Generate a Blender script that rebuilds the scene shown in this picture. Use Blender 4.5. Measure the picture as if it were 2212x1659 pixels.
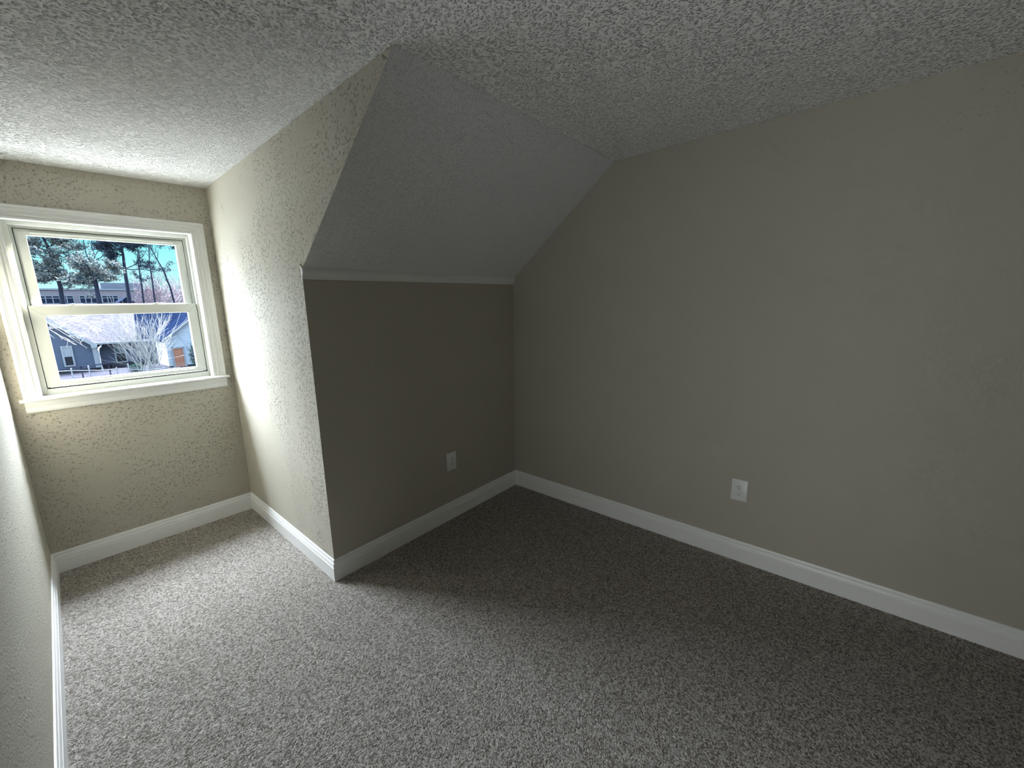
import bpy, math, random
from mathutils import Vector, Matrix
import numpy as np

for o in list(bpy.data.objects):
    bpy.data.objects.remove(o, do_unlink=True)
SC = bpy.context.scene
COL = SC.collection

# ------------------------------------------------------------------ camera
cam_d = bpy.data.cameras.new('camera')
cam = bpy.data.objects.new('camera', cam_d)
COL.objects.link(cam)
R_ = Vector((0.62614756, -0.77959609, -0.01300625))
U_ = Vector((0.16561839, 0.11668223, 0.97926289))
F_ = Vector((0.76191192, 0.61531714, -0.20217575))
cam.matrix_world = Matrix(((R_.x, U_.x, -F_.x, 0.0), (R_.y, U_.y, -F_.y, 0.0), (R_.z, U_.z, -F_.z, 1.5), (0, 0, 0, 1)))
cam_d.sensor_fit = 'HORIZONTAL'
cam_d.sensor_width = 36.0
cam_d.lens = 36.0 * 893.475 / 2212.0
cam_d.clip_start = 0.01
cam_d.clip_end = 500
SC.camera = cam

# ------------------------------------------------------------------ colour management
SC.view_settings.view_transform = 'Standard'
SC.view_settings.look = 'None'
SC.view_settings.gamma = 1.0
SC.view_settings.use_curve_mapping = False
SC.view_settings.exposure = 0.30
SC.cycles.max_bounces = 9
SC.cycles.diffuse_bounces = 6
SC.cycles.glossy_bounces = 3
SC.cycles.transparent_max_bounces = 16
SC.cycles.sample_clamp_indirect = 6.0
SC.cycles.use_denoising = True
SC.cycles.use_adaptive_sampling = True
SC.cycles.adaptive_threshold = 0.025
SC.cycles.adaptive_min_samples = 20
SC.cycles.caustics_reflective = False
SC.cycles.caustics_refractive = False

# ------------------------------------------------------------------ daylight
SKY_HIGH = 51.0
SUN_E = 54.0
HALL_W = 17.5
world = bpy.data.worlds.new('winter_sky')
SC.world = world
world.use_nodes = True
wn, wl = world.node_tree.nodes, world.node_tree.links
wn.clear()
wo = wn.new('ShaderNodeOutputWorld')
bg = wn.new('ShaderNodeBackground')
tc = wn.new('ShaderNodeTexCoord')
sx = wn.new('ShaderNodeSeparateXYZ')
wl.new(tc.outputs['Generated'], sx.inputs[0])
rmp = wn.new('ShaderNodeValToRGB')
rmp.color_ramp.elements[0].position = 0.0
rmp.color_ramp.elements[0].color = (0.62, 1.0, 1.0, 1)
rmp.color_ramp.elements[1].position = 0.11
rmp.color_ramp.elements[1].color = (0.27, 0.86, 0.98, 1)
wl.new(sx.outputs['Z'], rmp.inputs[0])
mr = wn.new('ShaderNodeMapRange')
mr.inputs['From Min'].default_value = 0.115
mr.inputs['From Max'].default_value = 0.50
mr.interpolation_type = 'SMOOTHSTEP'
wl.new(sx.outputs['Z'], mr.inputs['Value'])
def wmap(sock, a, b):
    n = wn.new('ShaderNodeMapRange'); n.interpolation_type = 'SMOOTHSTEP'
    wl.new(sock, n.inputs['Value']); n.inputs['From Min'].default_value = a; n.inputs['From Max'].default_value = b
    return n.outputs['Result']
def wmath(op, a, b):
    n = wn.new('ShaderNodeMath'); n.operation = op
    for i, q in enumerate((a, b)):
        if hasattr(q, 'links'): wl.new(q, n.inputs[i])
        else: n.inputs[i].default_value = q
    return n.outputs[0]
# the sunward half of the sky is far brighter than the half behind the house
high = mr.outputs['Result']
west = wmath('MULTIPLY', 0.36, wmath('MULTIPLY', wmap(wmath('MULTIPLY', sx.outputs['X'], -1.0), 0.28, 0.60), wmap(sx.outputs['Z'], -0.05, 0.12)))
glow = wmath('MULTIPLY', wmath('MAXIMUM', high, west), wmap(sx.outputs['Y'], -0.10, 0.30))
up2 = wmap(sx.outputs['Z'], 0.10, 0.5)
mb = wn.new('ShaderNodeMix'); mb.data_type = 'RGBA'
mb.inputs['B'].default_value = (5.5, 8.0, 11.0, 1)
wl.new(up2, mb.inputs['Factor']); wl.new(rmp.outputs['Color'], mb.inputs['A'])
mx = wn.new('ShaderNodeMix')
mx.data_type = 'RGBA'
mx.inputs['B'].default_value = (SKY_HIGH * 0.90, SKY_HIGH * 0.985, SKY_HIGH * 1.12, 1)
wl.new(glow, mx.inputs['Factor'])
wl.new(mb.outputs['Result'], mx.inputs['A'])
wl.new(mx.outputs['Result'], bg.inputs['Color'])
wl.new(wmath('ADD', 1.0, wmath('MULTIPLY', 2.0, wmath('MULTIPLY', wmap(sx.outputs['Z'], 0.68, 0.95), wmap(sx.outputs['Y'], -0.05, 0.15)))), bg.inputs['Strength'])
wl.new(bg.outputs[0], wo.inputs[0])

sun_d = bpy.data.lights.new('sun', 'SUN')
sun_d.energy = SUN_E
sun_d.color = (1.0, 0.965, 0.92)
sun_d.angle = math.radians(0.6)
sun = bpy.data.objects.new('sun', sun_d)
COL.objects.link(sun)
SUN_DIR = Vector((0.816, 0.383, 0.367)).normalized()
sun.rotation_euler = SUN_DIR.to_track_quat('Z', 'Y').to_euler()
sun.location = (20, 12, 12)

portal_d = bpy.data.lights.new('window_portal', 'AREA')
portal_d.shape = 'RECTANGLE'
portal_d.size, portal_d.size_y = 0.80, 0.94
portal_d.cycles.is_portal = True
portal = bpy.data.objects.new('window_portal', portal_d)
COL.objects.link(portal)
portal.location = (0.50, 3.475, 1.47)
portal.rotation_euler = (math.radians(-90), 0, math.radians(-2.93))

# added room fill, shining from the unseen hall through the doorway behind the camera
hall_d = bpy.data.lights.new('hall_fill', 'AREA')
hall_d.shape = 'RECTANGLE'; hall_d.size, hall_d.size_y = 1.2, 1.3; hall_d.energy = HALL_W; hall_d.color = (0.95, 1.0, 1.02)
hall = bpy.data.objects.new('hall_fill', hall_d); COL.objects.link(hall)
hall.location = (-1.30, 0.05, 0.72)
hall.rotation_euler = Vector((-1, 0, -0.22)).to_track_quat('Z', 'Y').to_euler()

# ------------------------------------------------------------------ helpers
def tag(o, label=None, cat=None, group=None, kind=None):
    if label: o['label'] = label
    if cat: o['category'] = cat
    if group: o['group'] = group
    if kind: o['kind'] = kind
    return o

def wloc(o):
    v = Vector((0, 0, 0))
    while o is not None:
        v += o.location
        o = o.parent
    return v

def empty(name, loc, label=None, cat=None, group=None, kind=None):
    o = bpy.data.objects.new(name, None)
    o.empty_display_size = 0.05
    o.location = loc
    COL.objects.link(o)
    return tag(o, label, cat, group, kind)

def nrm(v):
    v = np.array(v, float)
    return v / (np.linalg.norm(v) + 1e-12)

class MB:
    def __init__(s):
        s.v = []; s.f = []
    def hexa(s, p):              # 8 points: bottom ring 0-3, top ring 4-7
        n = len(s.v); s.v += [tuple(q) for q in p]
        for f in ((0, 3, 2, 1), (4, 5, 6, 7), (0, 1, 5, 4), (1, 2, 6, 5), (2, 3, 7, 6), (3, 0, 4, 7)):
            s.f.append(tuple(n + i for i in f))
        return s
    def box(s, a, b, fn=None):
        x0, y0, z0 = a; x1, y1, z1 = b
        p = [(x0, y0, z0), (x1, y0, z0), (x1, y1, z0), (x0, y1, z0), (x0, y0, z1), (x1, y0, z1), (x1, y1, z1), (x0, y1, z1)]
        if fn: p = [fn(*q) for q in p]
        return s.hexa(p)
    def prism(s, A, B):          # two matching polygons
        n = len(s.v); k = len(A)
        s.v += [tuple(q) for q in A] + [tuple(q) for q in B]
        s.f.append(tuple(n + i for i in range(k))[::-1]); s.f.append(tuple(n + k + i for i in range(k)))
        for i in range(k):
            j = (i + 1) % k
            s.f.append((n + i, n + j, n + k + j, n + k + i))
        return s
    def loops(s, L, closed=True, cap=True):
        n = len(s.v); k = len(L[0])
        for l in L: s.v += [tuple(q) for q in l]
        for a in range(len(L) - 1):
            for i in range(k if closed else k - 1):
                j = (i + 1) % k
                s.f.append((n + a * k + i, n + a * k + j, n + (a + 1) * k + j, n + (a + 1) * k + i))
        if cap:
            s.f.append(tuple(n + i for i in range(k))[::-1])
            s.f.append(tuple(n + (len(L) - 1) * k + i for i in range(k)))
        return s
    def tube(s, pts, rad, n=6, cap=True):
        pts = [np.array(p, float) for p in pts]
        if not hasattr(rad, '__len__'): rad = [rad] * len(pts)
        L = []; u = None
        for i, p in enumerate(pts):
            t = nrm(pts[min(i + 1, len(pts) - 1)] - pts[max(i - 1, 0)])
            if u is None:
                u = np.cross(t, (0, 0, 1.0))
                if np.linalg.norm(u) < 1e-3: u = np.cross(t, (0, 1.0, 0))
            u = nrm(u - t * np.dot(u, t)); w = np.cross(t, u)
            L.append([p + rad[i] * (math.cos(a) * u + math.sin(a) * w) for a in [2 * math.pi * k / n for k in range(n)]])
        return s.loops(L, True, cap)
    def quad(s, a, b, c, d):
        n = len(s.v); s.v += [tuple(a), tuple(b), tuple(c), tuple(d)]; s.f.append((n, n + 1, n + 2, n + 3)); return s
    def tri(s, a, b, c):
        n = len(s.v); s.v += [tuple(a), tuple(b), tuple(c)]; s.f.append((n, n + 1, n + 2)); return s
    def build(s, name, m, parent=None, smooth=False, bevel=0.0, origin=None, fix=True):
        base = wloc(parent) if parent else Vector((0, 0, 0))
        org = base + (Vector(origin) - base if origin is not None else Vector((0, 0, 0)))
        me = bpy.data.meshes.new(name)
        me.from_pydata([tuple(Vector(q) - org) for q in s.v], [], s.f)
        if fix and len(s.f) < 60000:
            import bmesh
            bm = bmesh.new(); bm.from_mesh(me)
            bmesh.ops.recalc_face_normals(bm, faces=bm.faces)
            bm.to_mesh(me); bm.free()
        me.update()
        if smooth:
            me.polygons.foreach_set('use_smooth', [True] * len(me.polygons))
            if smooth != 'full': me.set_sharp_from_angle(angle=math.radians(38))
        o = bpy.data.objects.new(name, me)
        COL.objects.link(o)
        o.data.materials.append(m)
        if parent: o.parent = parent
        o.location = org - base
        if bevel:
            b = o.modifiers.new('bevel', 'BEVEL'); b.width = bevel; b.segments = 2; b.limit_method = 'ANGLE'; b.angle_limit = math.radians(40)
        return o

# ------------------------------------------------------------------ materials
def mat(name, col, rough=0.6, spec=0.35, metal=0.0):
    m = bpy.data.materials.new(name); m.use_nodes = True
    b = m.node_tree.nodes['Principled BSDF']
    b.inputs['Base Color'].default_value = (*col, 1)
    b.inputs['Roughness'].default_value = rough
    b.inputs['Specular IOR Level'].default_value = spec
    b.inputs['Metallic'].default_value = metal
    return m

def N(m, t, **kw):
    n = m.node_tree.nodes.new(t)
    for k, v in kw.items():
        if k in n.inputs: n.inputs[k].default_value = v
        else: setattr(n, k, v)
    return n
def L(m, a, b): m.node_tree.links.new(a, b)
def BS(m): return m.node_tree.nodes['Principled BSDF']

def math_n(m, op, a, b=None, clamp=False):
    n = m.node_tree.nodes.new('ShaderNodeMath'); n.operation = op; n.use_clamp = clamp
    for i, x in enumerate((a, b)):
        if x is None: continue
        if hasattr(x, 'links'): L(m, x, n.inputs[i])
        else: n.inputs[i].default_value = x
    return n.outputs[0]

def noise(m, scale, detail=2.0, rough=0.5, vec=None, dist=0.0):
    n = N(m, 'ShaderNodeTexNoise'); n.inputs['Scale'].default_value = scale; n.inputs['Detail'].default_value = detail
    n.inputs['Roughness'].default_value = rough; n.inputs['Distortion'].default_value = dist
    if vec is not None: L(m, vec, n.inputs['Vector'])
    return n.outputs['Fac']

def coord(m):
    return N(m, 'ShaderNodeTexCoord').outputs['Object']

def mrange(m, x, a, b, c=0.0, d=1.0, smooth=True):
    n = N(m, 'ShaderNodeMapRange'); n.interpolation_type = 'SMOOTHSTEP' if smooth else 'LINEAR'
    L(m, x, n.inputs['Value'])
    for k, v in zip(('From Min', 'From Max', 'To Min', 'To Max'), (a, b, c, d)): n.inputs[k].default_value = v
    return n.outputs['Result']

def bump(m, h, dist, strength=1.0):
    n = N(m, 'ShaderNodeBump'); n.inputs['Distance'].default_value = dist; n.inputs['Strength'].default_value = strength
    L(m, h, n.inputs['Height']); L(m, n.outputs[0], BS(m).inputs['Normal'])

def mixcol(m, fac, a, b):
    n = N(m, 'ShaderNodeMix'); n.data_type = 'RGBA'
    L(m, fac, n.inputs['Factor']); n.inputs['A'].default_value = (*a, 1); n.inputs['B'].default_value = (*b, 1)
    return n.outputs['Result']

WALL = (0.47, 0.445, 0.375)
def wall_mat(name, blob_lo, blob_hi, amp, fine=0.0008, mask_scale=2.2, seed=0.0, cell=48, keep=0.45, fscale=260, size=0.34, edge=False):
    """rolled greige paint over drywall mud with scattered splatter blobs"""
    m = mat(name, WALL, 0.62, 0.3)
    c = coord(m)
    mp = N(m, 'ShaderNodeMapping'); mp.inputs['Location'].default_value = (seed, seed * 2, seed * 3); L(m, c, mp.inputs[0]); c = mp.outputs[0]
    f = noise(m, fscale, 3, 0.6, c)
    wv = N(m, 'ShaderNodeTexNoise'); wv.inputs['Scale'].default_value = 70; L(m, c, wv.inputs['Vector'])
    vm = N(m, 'ShaderNodeVectorMath'); vm.operation = 'MULTIPLY_ADD'; L(m, wv.outputs['Color'], vm.inputs[0]); vm.inputs[1].default_value = (0.012,) * 3; L(m, c, vm.inputs[2])
    total = None
    for sc, k2 in ((cell, keep), (cell * 1.7, keep + 0.1)):
        v = N(m, 'ShaderNodeTexVoronoi'); v.inputs['Scale'].default_value = sc; L(m, vm.outputs[0], v.inputs['Vector'])
        sp = N(m, 'ShaderNodeSeparateColor'); L(m, v.outputs['Color'], sp.inputs[0])
        blob = mrange(m, v.outputs['Distance'], size * 0.35, size, 1.0, 0.0)
        b = math_n(m, 'MULTIPLY', blob, mrange(m, sp.outputs[0], k2, k2 + 0.25))
        b = math_n(m, 'MULTIPLY', b, cell / sc)
        total = b if total is None else math_n(m, 'ADD', total, b)
    nz = noise(m, mask_scale, 3, 0.6, c)
    if edge:
        sp = N(m, 'ShaderNodeSeparateXYZ'); L(m, coord(m), sp.inputs[0])
        e1 = mrange(m, sp.outputs['Y'], 2.05, 2.95, 0.16, -0.10)
        e2 = mrange(m, math_n(m, 'ABSOLUTE', math_n(m, 'SUBTRACT', sp.outputs['Z'], 1.25)), 0.2, 1.0, 0.05, -0.12)
        nz = math_n(m, 'ADD', math_n(m, 'ADD', nz, e1), e2)
    mask = mrange(m, nz, blob_lo, blob_hi)
    b = math_n(m, 'MULTIPLY', total, mask)
    h = math_n(m, 'ADD', math_n(m, 'MULTIPLY', f, fine), math_n(m, 'MULTIPLY', b, amp))
    h = math_n(m, 'ADD', h, math_n(m, 'MULTIPLY', noise(m, 9, 2, 0.5, c), 0.002))
    bump(m, h, 1.0)
    return m

M = {}
M['wall'] = wall_mat('greige_wall_paint', 0.60, 0.74, 0.0018, fine=0.0010, keep=0.6)
M['wall_win'] = wall_mat('greige_wall_paint_splattered', 0.30, 0.54, 0.0060, fine=0.0014, seed=3.0, mask_scale=3.0, cell=66, keep=0.25)
M['wall_left'] = wall_mat('greige_wall_paint_grainy', 0.40, 0.60, 0.0030, fine=0.0045, seed=5.0, fscale=130)
M['wall_cheek'] = wall_mat('greige_wall_paint_pitted', 0.36, 0.58, 0.0085, fine=0.0012, mask_scale=3.2, seed=7.0, cell=56, keep=0.20, edge=True)

def popcorn(name, col, amp, scale):
    m = mat(name, col, 0.85, 0.15); c = coord(m)
    v = N(m, 'ShaderNodeTexVoronoi'); v.inputs['Scale'].default_value = scale; L(m, c, v.inputs['Vector'])
    g = mrange(m, v.outputs['Distance'], 0.05, 0.62, 1.0, 0.0)
    h = math_n(m, 'MULTIPLY', g, mrange(m, noise(m, scale * 0.55, 3, 0.6, c), 0.35, 0.62))
    h = math_n(m, 'MULTIPLY', h, amp)
    bump(m, h, 1.0)
    return m
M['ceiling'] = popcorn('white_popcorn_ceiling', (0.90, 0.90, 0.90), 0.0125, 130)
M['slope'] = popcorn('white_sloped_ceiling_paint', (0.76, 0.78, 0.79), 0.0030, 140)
M['crown'] = mat('white_crown_strip_paint', (0.80, 0.81, 0.81), 0.5)
M['trim'] = mat('white_semi_gloss_trim', (0.88, 0.885, 0.88), 0.33, 0.5)
bump(M['trim'], noise(M['trim'], 60, 2, 0.5, coord(M['trim'])), 0.0006)
M['casing'] = mat('white_window_casing_paint', (0.74, 0.75, 0.735), 0.35, 0.5)
M['vinyl'] = mat('white_window_vinyl', (0.60, 0.615, 0.57), 0.38, 0.5)
M['plastic'] = mat('white_outlet_plastic', (0.78, 0.79, 0.80), 0.3, 0.5)
M['slot'] = mat('dark_slot', (0.01, 0.01, 0.01), 0.8)
M['screw'] = mat('painted_screw', (0.6, 0.6, 0.6), 0.35, 0.5, 0.4)
M['gap'] = mat('black_weatherstrip', (0.02, 0.02, 0.02), 0.8)

# carpet: twisted yarn in mixed greige flecks
m = M['carpet'] = mat('greige_frieze_carpet', (0.4, 0.36, 0.31), 0.95, 0.05); c = coord(m)
wv = N(m, 'ShaderNodeTexNoise'); wv.inputs['Scale'].default_value = 90; wv.inputs['Detail'].default_value = 4; wv.inputs['Roughness'].default_value = 0.7; L(m, c, wv.inputs['Vector'])
vm = N(m, 'ShaderNodeVectorMath'); vm.operation = 'MULTIPLY_ADD'; L(m, wv.outputs['Color'], vm.inputs[0]); vm.inputs[1].default_value = (0.010,) * 3; L(m, c, vm.inputs[2])
v = N(m, 'ShaderNodeTexVoronoi'); v.inputs['Scale'].default_value = 185; L(m, vm.outputs[0], v.inputs['Vector'])
sp = N(m, 'ShaderNodeSeparateColor'); L(m, v.outputs['Color'], sp.inputs[0])
fl = mrange(m, math_n(m, 'ADD', math_n(m, 'MULTIPLY', sp.outputs[0], 0.40), math_n(m, 'MULTIPLY', noise(m, 300, 4, 0.75, c), 0.9)), 0.40, 0.90)
L(m, mixcol(m, fl, (0.24, 0.205, 0.17), (0.88, 0.82, 0.755)), BS(m).inputs['Base Color'])
mp = N(m, 'ShaderNodeMapping'); mp.inputs['Rotation'].default_value = (0, 0, 0.35); mp.inputs['Scale'].default_value = (14, 50, 1); L(m, c, mp.inputs[0])
h = math_n(m, 'MULTIPLY', mrange(m, v.outputs['Distance'], 0.0, 0.75, 1.0, 0.0), 0.75)
h = math_n(m, 'ADD', h, math_n(m, 'MULTIPLY', noise(m, 380, 3, 0.7, c), 0.45))
h = math_n(m, 'ADD', h, math_n(m, 'MULTIPLY', noise(m, 1.0, 3, 0.6, mp.outputs[0]), 0.8))
h = math_n(m, 'ADD', h, math_n(m, 'MULTIPLY', noise(m, 12, 2, 0.5, c), 1.0))
bump(m, h, 0.013)

# glass pane: clear sheet with a faint reflection
m = M['glass'] = bpy.data.materials.new('window_glass'); m.use_nodes = True
nt = m.node_tree; nt.nodes.clear()
go = nt.nodes.new('ShaderNodeOutputMaterial'); gm = nt.nodes.new('ShaderNodeMixShader'); gt = nt.nodes.new('ShaderNodeBsdfTransparent'); gg = nt.nodes.new('ShaderNodeBsdfGlossy')
gg.inputs['Roughness'].default_value = 0.02; gm.inputs[0].default_value = 0.04; gt.inputs[0].default_value = (0.97, 0.985, 0.98, 1)
nt.links.new(gt.outputs[0], gm.inputs[1]); nt.links.new(gg.outputs[0], gm.inputs[2]); nt.links.new(gm.outputs[0], go.inputs[0])

# ------------------------------------------------------------------ room shell
def xg(y): return 2.4922 + 0.00833 * (y - 2.0271)
def xc(y): return 0.95 + 0.03406 * (y - 2.0271)
def yw(x): return 3.3004 - 0.05117 * (x - 0.95)
def xl(y): return -0.0143 + 0.05842 * (y - 3.3004)
def hz(x, y): return 2.2794 + 0.00957 * (x - 0.95) - 0.03103 * (y - 1.1976)
def yk(x): return 2.0271 - 0.02443 * (x - 0.95)
YS, HK, YB, T = 1.1976, 1.6429, -1.9, 0.12

def struct(name, mb, m, **kw):
    return tag(mb.build(name, m, **kw), kind='structure')

# floor slab with carpet
b = MB()
p = [(xl(YB) - T, YB - T), (xg(YB) + T, YB - T), (xg(2) + T, 2.2), (1.15, 2.2), (1.15, 3.5), (-0.2, 3.5), (-0.2, 2.2)]
b.prism([(x, y, -0.15) for x, y in p], [(x, y, 0.0) for x, y in p])
struct('floor', b, M['carpet'])

# flat ceiling (L-shaped) over room and dormer
b = MB()
p = [(xl(YB) - T, YB - T), (xg(YB) + T, YB - T), (xg(YS) + T, YS), (xc(YS), YS), (xc(3.3), 3.3), (xc(3.3), 3.55), (xl(3.3) - T, 3.55)]
b.prism([(x, y, hz(x, y)) for x, y in p], [(x, y, 2.55) for x, y in p])
struct('ceiling', b, M['ceiling'])

# sloped ceiling, mitred to the dormer cheek
a0, a1 = (xc(YS), YS, hz(xc(YS), YS)), (xg(YS) + T, YS, hz(xg(YS), YS))
k0, k1 = (0.95, yk(0.95), HK), (xg(2) + T, yk(2.61), HK)
n_ = Vector((0, 0.61, 0.79)) * 0.14
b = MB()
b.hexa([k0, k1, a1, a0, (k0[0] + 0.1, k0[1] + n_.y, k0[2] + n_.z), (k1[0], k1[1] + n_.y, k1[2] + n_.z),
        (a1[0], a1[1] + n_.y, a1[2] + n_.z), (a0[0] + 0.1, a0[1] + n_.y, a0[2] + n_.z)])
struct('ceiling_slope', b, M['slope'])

# gable wall on the right
b = MB()
pf = [(YB - T, -0.1), (yk(2.5) + 0.15, -0.1), (yk(2.5) + 0.15, HK - 0.1), (yk(2.5), HK + 0.01), (YS, 2.30), (YB - T, 2.42)]
pf = [(YB - T, -0.1), (2.12, -0.1), (2.12, 1.60), (YS, 2.36), (YB - T, 2.45)]
b.prism([(xg(y), y, z) for y, z in pf], [(xg(y) + T, y, z) for y, z in pf])
struct('wall_right', b, M['wall'])

# knee wall, mitred at its outer corner
b = MB()
x1 = xg(2.0) + 0.05
b.hexa([(0.95, yk(0.95), -0.1), (x1, yk(x1), -0.1), (x1, yk(x1) + 0.1, -0.1), (1.05, yk(1.05) + 0.1, -0.1),
        (0.95, yk(0.95), HK + 0.0), (x1, yk(x1), HK + 0.0), (x1, yk(x1) + 0.1, HK + 0.02), (1.05, yk(1.05) + 0.1, HK + 0.02)])
struct('wall_knee', b, M['wall'])

# dormer cheek wall on the right of the window
b = MB()
ye = 3.36
A = [(0.95, yk(0.95), -0.1), (xc(ye), ye, -0.1), (xc(ye), ye, hz(1, ye) + 0.03), (xc(YS), YS, hz(xc(YS), YS) + 0.02), (xc(YS), YS, hz(xc(YS), YS)), (0.95, yk(0.95), HK)]
B = [(1.05, yk(0.95) + 0.1, -0.1), (xc(ye) + 0.1, ye, -0.1), (xc(ye) + 0.1, ye, hz(1, ye) + 0.03), (1.02, YS + 0.09, hz(xc(YS), YS) + 0.10), (1.02, YS + 0.085, hz(xc(YS), YS) + 0.09), (1.05, yk(0.95) + 0.085, HK + 0.11)]
b.prism(A, B)
b.hexa([(1.0, YS - 0.04, 2.32), (1.10, YS - 0.04, 2.32), (1.10, 3.5, 2.26), (1.0, 3.5, 2.26), (1.0, YS - 0.04, 2.56), (1.10, YS - 0.04, 2.56), (1.10, 3.5, 2.56), (1.0, 3.5, 2.56)])
struct('wall_dormer', b, M['wall_cheek'])

# window wall with its opening
WX0, WX1, WZ0, WZ1 = 0.105, 0.882, 1.000, 1.928
b = MB()
fw = lambda x, d, z: (x, yw(x) + d, z)
for (x0, x1, z0, z1) in ((-0.15, WX0, -0.1, 2.30), (WX1, 1.10, -0.1, 2.30), (WX0, WX1, -0.1, WZ0), (WX0, WX1, WZ1, 2.30)):
    b.box((x0, 0, z0), (x1, 0.15, z1), fw)
struct('wall_window', b, M['wall_win'])

# left wall, with the doorway to the hall behind the camera
b = MB()
DY0, DY1, DZ = -0.48, 0.46, 2.05
for p in ([(YB - T, -0.1), (DY0, -0.1), (DY0, 2.48), (YB - T, 2.48)], [(DY0, DZ), (DY1, DZ), (DY1, 2.45), (DY0, 2.48)], [(DY1, -0.1), (3.5, -0.1), (3.5, 2.3), (DY1, 2.45)]):
    b.prism([(xl(y), y, z) for y, z in p], [(xl(y) - T, y, z) for y, z in p])
struct('wall_left', b, M['wall_left'])

# back wall with an open doorway behind the camera
b = MB()
for (x0, x1, z0, z1) in ((-0.5, 2.65, -0.1, 2.48),):
    b.box((x0, YB - T, z0), (x1, YB, z1))
struct('wall_back', b, M['wall'])

# short hall beyond the doorway
b = MB()
b.box((-1.75, -1.1, -0.1), (-1.65, 1.1, 2.5)); b.box((-1.75, -1.14, -0.1), (-0.42, -1.02, 2.5)); b.box((-1.75, 1.02, -0.1), (-0.32, 1.14, 2.5))
struct('wall_hall', b, M['wall'])
b = MB(); b.box((-1.75, -1.1, 2.46), (-0.34, 1.1, 2.55)); struct('ceiling_hall', b, M['slope'])
b = MB(); b.box((-1.75, -1.1, -0.15), (-0.34, 1.1, -0.001)); struct('floor_hall', b, M['carpet'])
b = MB()
for y0, y1, z0, z1 in ((DY0 - 0.06, DY0, 0, DZ + 0.06), (DY1, DY1 + 0.06, 0, DZ + 0.06), (DY0, DY1, DZ, DZ + 0.06)):
    b.prism([(xl(y) - 0.001, y, z) for y, z in ((y0, z0), (y1, z0), (y1, z1), (y0, z1))], [(xl(y) + 0.015, y, z) for y, z in ((y0, z0), (y1, z0), (y1, z1), (y0, z1))])
struct('trim_2', b, M['trim'], bevel=0.003)

# crown strip where the slope meets the knee wall
b = MB()
prof = [(0.0, 0.000), (0.0, -0.046), (-0.006, -0.047), (-0.011, -0.043), (-0.012, -0.030), (-0.018, -0.022), (-0.020, -0.012), (-0.017, 0.002), (0.006, 0.022)]
Lp = []
for x in (0.944, 1.0, 1.5, 2.0, xg(2.0) + 0.002):
    Lp.append([(x, yk(x) + dy, HK + 0.006 + dz) for dy, dz in prof])
b.loops(Lp)
tag(b.build('trim_1', M['crown'], smooth=True), kind='structure')

# baseboards
BB = [(0.0, 0.0), (0.014, 0.0), (0.014, 0.082), (0.0105, 0.0845), (0.0105, 0.0865), (0.0130, 0.0895), (0.0118, 0.098), (0.0090, 0.106), (0.0055, 0.1078), (0.0055, 0.1092), (0.0080, 0.112), (0.0072, 0.120), (0.005, 0.1255), (0.0, 0.1265)]
path = [(xl(YB), YB), (xl(yw(-0.02)), yw(-0.02)), (xc(yw(0.993)), yw(0.993)), (0.95, yk(0.95)), (xg(yk(2.5)), yk(2.49)), (xg(YB), YB), (xl(YB), YB)]
path = [Vector(q) for q in path]
def offs(i, t):
    P = path; n = len(P) - 1
    if i in (0, n): pa, pb, pc = P[n - 1], P[0], P[1]
    else: pa, pb, pc = P[i - 1], P[i], P[i + 1]
    d1 = (pb - pa).normalized(); d2 = (pc - pb).normalized()
    n1 = Vector((d1.y, -d1.x)); n2 = Vector((d2.y, -d2.x))
    k = (n1 + n2) / (1 + n1.dot(n2))
    return pb + k * t
for i, nm in enumerate(('baseboard_left', 'baseboard_window', 'baseboard_dormer', 'baseboard_knee', 'baseboard_right', 'baseboard_back')):
    b = MB()
    La = [(*offs(i, t), z - 0.004) for t, z in BB]; Lb = [(*offs(i + 1, t), z - 0.004) for t, z in BB]
    if i == 0:
        Lm = [(xl(DY1 + 0.06) + t, DY1 + 0.06, z - 0.004) for t, z in BB]
        b.loops([Lm, Lb]); Lm = [(xl(DY0 - 0.06) + t, DY0 - 0.06, z - 0.004) for t, z in BB]; b.loops([La, Lm])
    else:
        b.loops([La, Lb])
    struct(nm, b, M['trim'], smooth=True)

# ------------------------------------------------------------------ window
def fr(x, d, z): return (x, yw(x) + d, z)
win = empty('window_1', fr(0.49, 0.0, 1.0), kind='structure')
CP = [(0.0, 0.0), (0.0, 0.009), (0.004, 0.0115), (0.010, 0.0115), (0.0125, 0.0075), (0.0175, 0.0075), (0.0215, 0.0125), (0.026, 0.0135), (0.0295, 0.0105),
      (0.036, 0.0095), (0.044, 0.0110), (0.0495, 0.0155), (0.0525, 0.0145), (0.0545, 0.0175), (0.066, 0.0180), (0.0690, 0.0155), (0.0690, 0.0)]
cx0, cx1, cz0, cz1 = 0.103, 0.877, 1.012, 1.926
b = MB()
Lc = [[fr(cx0 - u, -t, cz0) for u, t in CP], [fr(cx0 - u, -t, cz1 + u) for u, t in CP], [fr(cx1 + u, -t, cz1 + u) for u, t in CP], [fr(cx1 + u, -t, cz0) for u, t in CP]]
b.loops(Lc)
b.build('casing', M['casing'], win, smooth=True)
# jamb liner
b = MB()
jd = 0.062
b.box((cx0 - 0.012, -0.001, 1.0), (cx0 + 0.002, jd, 1.94), fr); b.box((cx1 - 0.002, -0.001, 1.0), (cx1 + 0.012, jd, 1.94), fr)
b.box((cx0 - 0.012, -0.001, 1.926), (cx1 + 0.012, jd, 1.944), fr)
b.build('jamb', M['casing'], win)
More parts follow.
